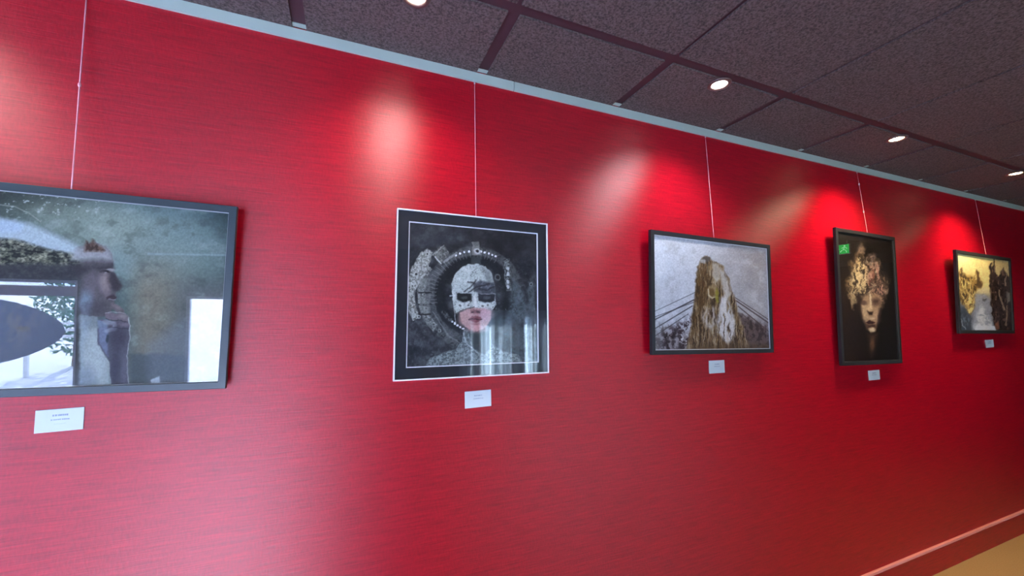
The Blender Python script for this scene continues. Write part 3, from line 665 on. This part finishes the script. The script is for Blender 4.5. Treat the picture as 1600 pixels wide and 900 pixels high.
def art_trail(A):
    # two tall overgrown shapes over a pale path, golden sky
    A.frame(1470, 380, 6.0)
    x, y = A.x, A.y
    A.c[:] = (214, 190, 126)
    A.mix((232, 212, 152), sm(x, 420, 200) * sm(y, 380, 120)); A.mix((176, 150, 100), sm(x, 420, 660) * .7)
    A.mix((120, 118, 118), sm(y, 400, 560)); A.mix((70, 74, 80), sm(y, 560, 640) * sm(x, 330, 220))
    A.frame(1470, 380, 6.0, 34, 44); x, y = A.x, A.y
    s1 = A.fbm(22, 42, 5); s2 = A.fbm(10, 30, 6)
    left = [(160, 300), (190, 270), (210, 236), (226, 290), (290, 300), (330, 320), (350, 250), (372, 260), (380, 330), (410, 370), (400, 410), (360, 430), (345, 560), (300, 660), (270, 650), (250, 590), (190, 540), (165, 440)]
    A.poly(left, (150, 118, 62), 24, .9); A.poly(left, (60, 44, 24), 20, .9, sm(s2, .55, .40)); A.poly(left, (232, 204, 132), 20, .85, sm(s1, .54, .66))
    for p in ([(180, 400), (230, 520)], [(240, 330), (290, 560)], [(300, 350), (270, 620)], [(330, 480), (320, 600)]): A.line(p, 10, (226, 196, 130), 8, .7)
    A.poly([(350, 240), (376, 270), (384, 350), (410, 380), (396, 416), (356, 410)], (74, 52, 30), 14, .85)
    # pale path and pool
    A.poly([(345, 470), (440, 480), (480, 540), (500, 830), (300, 830), (330, 640)], (142, 144, 150), 26, .9)
    A.poly([(400, 560), (440, 640), (490, 740), (520, 830), (330, 830), (350, 700)], (206, 202, 198), 36, .85, sm(A.fbm(50, 26, 8), .3, .55))
    A.poly([(350, 770), (520, 780), (530, 830), (340, 830)], (222, 224, 220), 14, .8)
    A.ell(428, 524, 24, 18, (84, 82, 80), .8, .8); A.ell(432, 512, 14, 7, (170, 166, 158), .8, .7); A.ell(425, 440, 46, 30, (206, 190, 148), 1., .7)
    A.poly([(180, 560), (250, 620), (300, 700), (320, 830), (170, 840)], (62, 68, 76), 30, .85); A.poly([(200, 680), (260, 650), (300, 720), (250, 800)], (110, 122, 134), 24, .7, sm(s1, .42, .6)); A.line([(200, 680), (220, 760), (250, 800)], 8, (190, 194, 196), 6, .6)
    # dark right mass
    right = [(470, 400), (476, 330), (470, 230), (490, 170), (500, 260), (516, 150), (524, 260), (560, 310), (600, 230), (640, 300), (680, 330), (690, 840), (540, 830), (506, 700), (490, 560)]
    A.poly(right, (58, 40, 34), 16, .97); A.poly(right, (28, 18, 16), 14, .8, sm(s2, .52, .38)); A.poly(right, (122, 96, 78), 14, .7, sm(s1, .60, .72))
    A.line([(502, 240), (518, 140)], 10, (40, 30, 24), 5, .9); A.line([(478, 330), (486, 180)], 9, (60, 46, 34), 6, .8)
    for p in ([(560, 440), (604, 620)], [(628, 290), (622, 400)], [(650, 470), (640, 560)], [(636, 590), (630, 770)]): A.line(p, 13, (168, 146, 118), 8, .75)
    A.poly([(628, 460), (664, 455), (662, 560), (632, 560)], (126, 112, 96), 12, .8)
    A.poly([(520, 640), (570, 650), (580, 760), (530, 800), (505, 740)], (134, 106, 88), 20, .75, sm(s1, .4, .6)); A.ell(545, 780, 18, 40, (150, 82, 48), 1., .6)
    A.grain(8, .16)

# ------------------------------------------------------------------ framed pictures
def ring_mb(b, w, h, prof, m=0):
    """closed mitred moulding; w,h outer size centred in x, bottom at z=0; prof = [(inset, y)]"""
    k = len(prof); V = []; Fc = []
    for cx, cz in ((-1, 0), (1, 0), (1, 1), (-1, 1)):
        for ins, y in prof: V.append((cx * (w / 2 - ins), y, ins if cz == 0 else h - ins))
    for i in range(4):
        j = (i + 1) % 4
        for q in range(k): Fc.append((i * k + q, j * k + q, j * k + (q + 1) % k, i * k + (q + 1) % k))
    b.add(V, Fc, m)
def moulding(wd, depth, inner): return [(0, depth), (0, .0012), (.0012, 0), (wd - .0012, 0), (wd, .0012), (wd, inner), (wd * .8, inner), (wd * .8, depth)]
def homography(src, dst):
    A_ = []; B_ = []
    for (a, b_), (X, Y) in zip(src, dst):
        A_ += [[a, b_, 1, 0, 0, 0, -X * a, -X * b_], [0, 0, 0, a, b_, 1, -Y * a, -Y * b_]]; B_ += [X, Y]
    return np.append(np.linalg.solve(np.array(A_, float), np.array(B_, float)), 1).reshape(3, 3)

def print_sheet(parent, w, h, ins, y, quad, painter, nx, nz, gain):
    """dense grid; the design's drawing coordinates come from a homography of the frame's rectangle"""
    H = homography([(0, 0), (1, 0), (1, 1), (0, 1)], quad)
    xs_ = np.linspace(-w / 2 + ins, w / 2 - ins, nx); zs_ = np.linspace(ins, h - ins, nz)
    XX, ZZ = np.meshgrid(xs_, zs_); XX = XX.ravel(); ZZ = ZZ.ravel()
    U = XX / w + .5; V = 1 - ZZ / h
    q = H @ np.stack([U, V, np.ones_like(U)]); A = Art(q[0] / q[2], q[1] / q[2])
    painter(A)
    c = np.clip(A.c, 0, 255) / 255; lin = np.where(c <= .04045, c / 12.92, ((c + .055) / 1.055) ** 2.4) * gain
    lin = np.clip(lin, .003, .92)
    verts = np.stack([XX, np.full_like(XX, y), ZZ], 1)
    i = np.arange(nx - 1); j = np.arange(nz - 1); I, J = np.meshgrid(i, j); a = (J * nx + I).ravel()
    faces = np.stack([a, a + 1, a + nx + 1, a + nx], 1)
    me = bpy.data.meshes.new('print')
    me.vertices.add(len(verts)); me.vertices.foreach_set('co', verts.astype(np.float32).ravel())
    me.loops.add(faces.size); me.loops.foreach_set('vertex_index', faces.astype(np.int32).ravel())
    me.polygons.add(len(faces)); me.polygons.foreach_set('loop_start', np.arange(0, faces.size, 4, dtype=np.int32))
    me.update(calc_edges=True); me.validate()
    at = me.attributes.new('ink', 'FLOAT_COLOR', 'POINT')
    at.data.foreach_set('color', np.concatenate([lin, np.ones((len(lin), 1))], 1).astype(np.float32).ravel())
    me.materials.append(M_print)
    o = bpy.data.objects.new('print', me); COL.objects.link(o); o.parent = parent
    return o

P = [dict(x=-.66959, z=1.63776, w=.725, h=.53497, lean=.05233, roll=-.01652, fw=.020, q=[[-216.4, 261.2], [370.7, 322.7], [352.3, 607.3], [-257.5, 631.9]], art=art_profile, n=(560, 400), fm=M_fr_slate,
          label='widest picture, slate framed profile of a thinking figure under misty glass', plab='misty green print of a figure in profile with hand at chin'),
     dict(x=.45316, z=1.65462, w=.58823, h=.59495, lean=.0015, roll=-.00197, fw=.0045, q=[[620.7, 324.7], [855.6, 349.3], [858.3, 583.0], [614.3, 596.2]], art=art_halo, n=(400, 400), fm=M_fr_silver,
          label='square picture with silver edge and black mat, masked head with mechanical halo', plab='grey print of a masked head ringed by a mechanical halo'),
     dict(x=1.65903, z=1.68341, w=.79323, h=.56171, lean=.01527, roll=-.01789, fw=.020, q=[[1017.0, 358.4], [1203.5, 382.8], [1209.6, 551.1], [1019.2, 554.7]], art=art_tower, n=(380, 330), fm=M_fr_black,
          label='black framed pale picture of a shaggy towering figure held by cables', plab='pale sepia print of a shaggy tower with cables'),
     dict(x=2.92881, z=1.69818, w=.61464, h=.79813, lean=.01689, roll=-.01605, fw=.022, q=[[1305.7, 355.0], [1398.4, 370.6], [1410.5, 567.6], [1316.4, 571.8]], art=art_plume, n=(240, 380), fm=M_fr_black,
          label='tall black framed portrait of a face dissolving into a pale plume', plab='near black print of a lit face under a pale plume'),
     dict(x=4.41706, z=1.75945, w=.8644, h=.59212, lean=.03674, roll=-.01241, fw=.024, q=[[1493.6, 390.0], [1579.7, 403.5], [1586.3, 521.2], [1499.9, 521.2]], art=art_trail, n=(240, 260), fm=M_fr_black,
          label='rightmost picture, black framed golden landscape with dark trees', plab='golden and grey print of overgrown shapes')]
for k, p in enumerate(P):
    p['y0'] = -.021 if k == 1 else -.036                 # how far the front stands off the wall
    s_ = (1.45 + p['y0']) / (1.45 - .029)
    p['x'] *= s_; p['z'] = 1.5452 + (p['z'] - 1.5452) * s_; p['w'] *= s_; p['h'] *= s_
    w, h = p['w'], p['h']
    e = empty('framed_picture')
    e.matrix_world = (Matrix.Translation((p['x'], p['y0'], p['z'] - h / 2)) @ Matrix.Rotation(p['lean'], 4, 'X') @ Matrix.Translation((0, 0, h / 2))
                      @ Matrix.Rotation(-p['roll'], 4, 'Y') @ Matrix.Translation((0, 0, -h / 2)))
    tag(e, p['label'], 'picture', 'framed pictures on the red wall')
    fw = p['fw']
    b = MB(); ring_mb(b, w, h, moulding(fw, .0165, .0050)); b.build('frame', p['fm'], e)
    gi = fw * .82
    b = MB(); b.box(-w / 2 + gi, w / 2 - gi, .0051, .0066, gi, h - gi); b.build('glass', M_glass, e)
    ins = fw - .001; py = .0088
    if k == 1:
        b = MB(); ring_mb(b, w - 2 * gi, h - 2 * gi, [(0, .0082), (0, .0074), (.0385, .0074), (.0385, .0082)])
        for i, v in enumerate(b.v): b.v[i] = (v[0], v[1], v[2] + gi)
        o = b.build('mat', M_mat_black, e)
        b = MB(); W2, H2 = w - 2 * (gi + .0385), h - 2 * (gi + .0385)
        ring_mb(b, W2, H2, [(0, .0082), (0, .0074), (.0034, .0098), (.0034, .0104)])
        for i, v in enumerate(b.v): b.v[i] = (v[0], v[1], v[2] + gi + .0385)
        tag(b.build('mat_bevel', M_mat_white, o), 'white bevelled inner edge of the black mat')
        ins = gi + .0385 + .003; py = .0106
    if k in (0, 2, 3):
        sw = {0: .0022, 2: .0026, 3: .004}[k]; mm = {0: M_mat_grey, 2: M_mat_white, 3: M_fr_black}[k]
        b = MB(); ring_mb(b, w - 2 * gi, h - 2 * gi, [(0, .0084), (0, .0072), (fw - gi + sw, .0072), (fw - gi + sw, .0084)])
        for i, v in enumerate(b.v): b.v[i] = (v[0], v[1], v[2] + gi)
        b.build('slip', mm, e)
    pr = print_sheet(e, w, h, ins, py, p['q'], p['art'], *p['n'], PRINT_GAIN[k]); pr['label'] = p['plab']
    b = MB(); b.box(-w / 2 + gi, w / 2 - gi, .0115, .0148, gi, h - gi)
    if k != 1: b.box(-w / 2 + .07, w / 2 - .07, .0146, -p['y0'] - .004, .02, h - .09)      # inset spacer that rests on the wall
    b.build('backing_board', M_back, e)

# ------------------------------------------------------------------ hanging wires
def top_back(p): return Vector((p['x'], p['y0'] + .012 - p['h'] * math.sin(p['lean']), p['z'] + p['h'] / 2 - .012))
wires = [(0, -.703, -.672, [2.205], 'pink nylon hanging line with one knot above the widest picture'),
         (1, .446, .452, [], 'thin nylon hanging line above the square silver edged picture'),
         (2, 1.672, 1.662, [], 'thin nylon hanging line above the pale towering figure picture'),
         (3, 2.966, 2.955, [2.414, 2.233], 'faint nylon hanging line with two bright knots above the tall portrait'),
         (4, 4.508, 4.455, [], 'short faint nylon hanging line above the rightmost picture')]
for k, xt, xb, knots, lab in wires:
    tb = top_back(P[k]); zt = 2.497
    e = empty('hanging_wire', (xt, -.004, zt)); tag(e, lab, 'hanging wire', 'nylon lines holding the pictures')
    R_ = .0019 if k == 0 else .0014 if k < 3 else .0010
    a = Vector((0, 0, 0)); bb = Vector((xb - xt, tb.y + .004, tb.z - zt))
    b = MB(); b.tube([a.lerp(bb, t) for t in np.linspace(0, 1, 9)], R_, 8); b.build('line', M_nylon, e, True)
    b = MB(); b.lathe([(.0005, 0), (.003, -.001), (.003, -.008), (.0005, -.009)], 10); b.build('hook', M_hook, e, True)
    for zk in knots:
        c = a.lerp(bb, (zt - zk) / (zt - tb.z)); b = MB()
        b.lathe([(.0004, -.009), (.0034, -.004), (.0042, 0), (.0034, .004), (.0004, .009)], 12, 'z', c); b.build('knot', M_card if k == 3 else M_nylon, e, True)

# ------------------------------------------------------------------ caption cards
cards = [(-.676, 1.3035, .0945, .0575, .02, 'widest picture'),
         (.465, 1.274, .101, .060, .02, 'square silver edged picture'), (1.674, 1.338, .102, .061, .0, 'pale towering figure picture'),
         (2.970, 1.2315, .116, .058, .0, 'tall dark portrait'), (4.489, 1.387, .124, .058, .02, 'rightmost picture')]
for k, (x, z, w, h, rot, lab) in enumerate(cards):
    e = empty('caption_card', (x, .0004, z)); e.rotation_euler = (0, -rot, 0)
    tag(e, f'small white caption card on the red wall below the {lab}', 'caption card', 'caption cards under the pictures')
    b = MB(); b.box(-w / 2, w / 2, -.003, 0, -h / 2, h / 2, 0, .0004); b.build('card', M_card, e)
    rg = random.Random(k + 5)
    for zz, tot, hh, mm in ((.013, .30, .0050, M_ink), (.002, .36, .0034, M_ink), (-.009, .24, .0026, M_ink2)):
        b = MB(); xx = -tot * w / 2
        while xx < tot * w / 2:
            ww = rg.uniform(.0015, .0035); b.box(xx, xx + ww, -.0034, -.003, zz - hh / 2, zz + hh / 2 * rg.uniform(.5, 1)); xx += ww + rg.choice((.0008, .0009, .0022))
        b.build('caption_line', mm, e)

# ------------------------------------------------------------------ daylight
wd = bpy.data.worlds.new('sky'); sc.world = wd; wd.use_nodes = True
nt = wd.node_tree; nt.nodes.clear()
bg = N(nt, 'ShaderNodeBackground'); bg.inputs[0].default_value = (.57, .74, 1.2, 1); bg.inputs[1].default_value = SKY
o = N(nt, 'ShaderNodeOutputWorld'); nt.links.new(bg.outputs[0], o.inputs[0])

sun = bpy.data.objects.new('sun', bpy.data.lights.new('sun', 'SUN')); COL.objects.link(sun)
sun.data.energy = 60; sun.data.angle = .01; sun.data.color = (.80, .89, 1.06)
sun.rotation_euler = (math.radians(65), 0, math.radians(-8))      # low sun, added to light the unseen bounce slab through the left windows
sc.view_settings.view_transform = 'Standard'; sc.view_settings.look = 'None'
sc.view_settings.exposure = 0; sc.view_settings.gamma = 1; sc.view_settings.use_curve_mapping = False
sc.cycles.use_denoising = True
sc.cycles.sample_clamp_indirect = 0
sc.cycles.max_bounces = 8; sc.cycles.transparent_max_bounces = 16
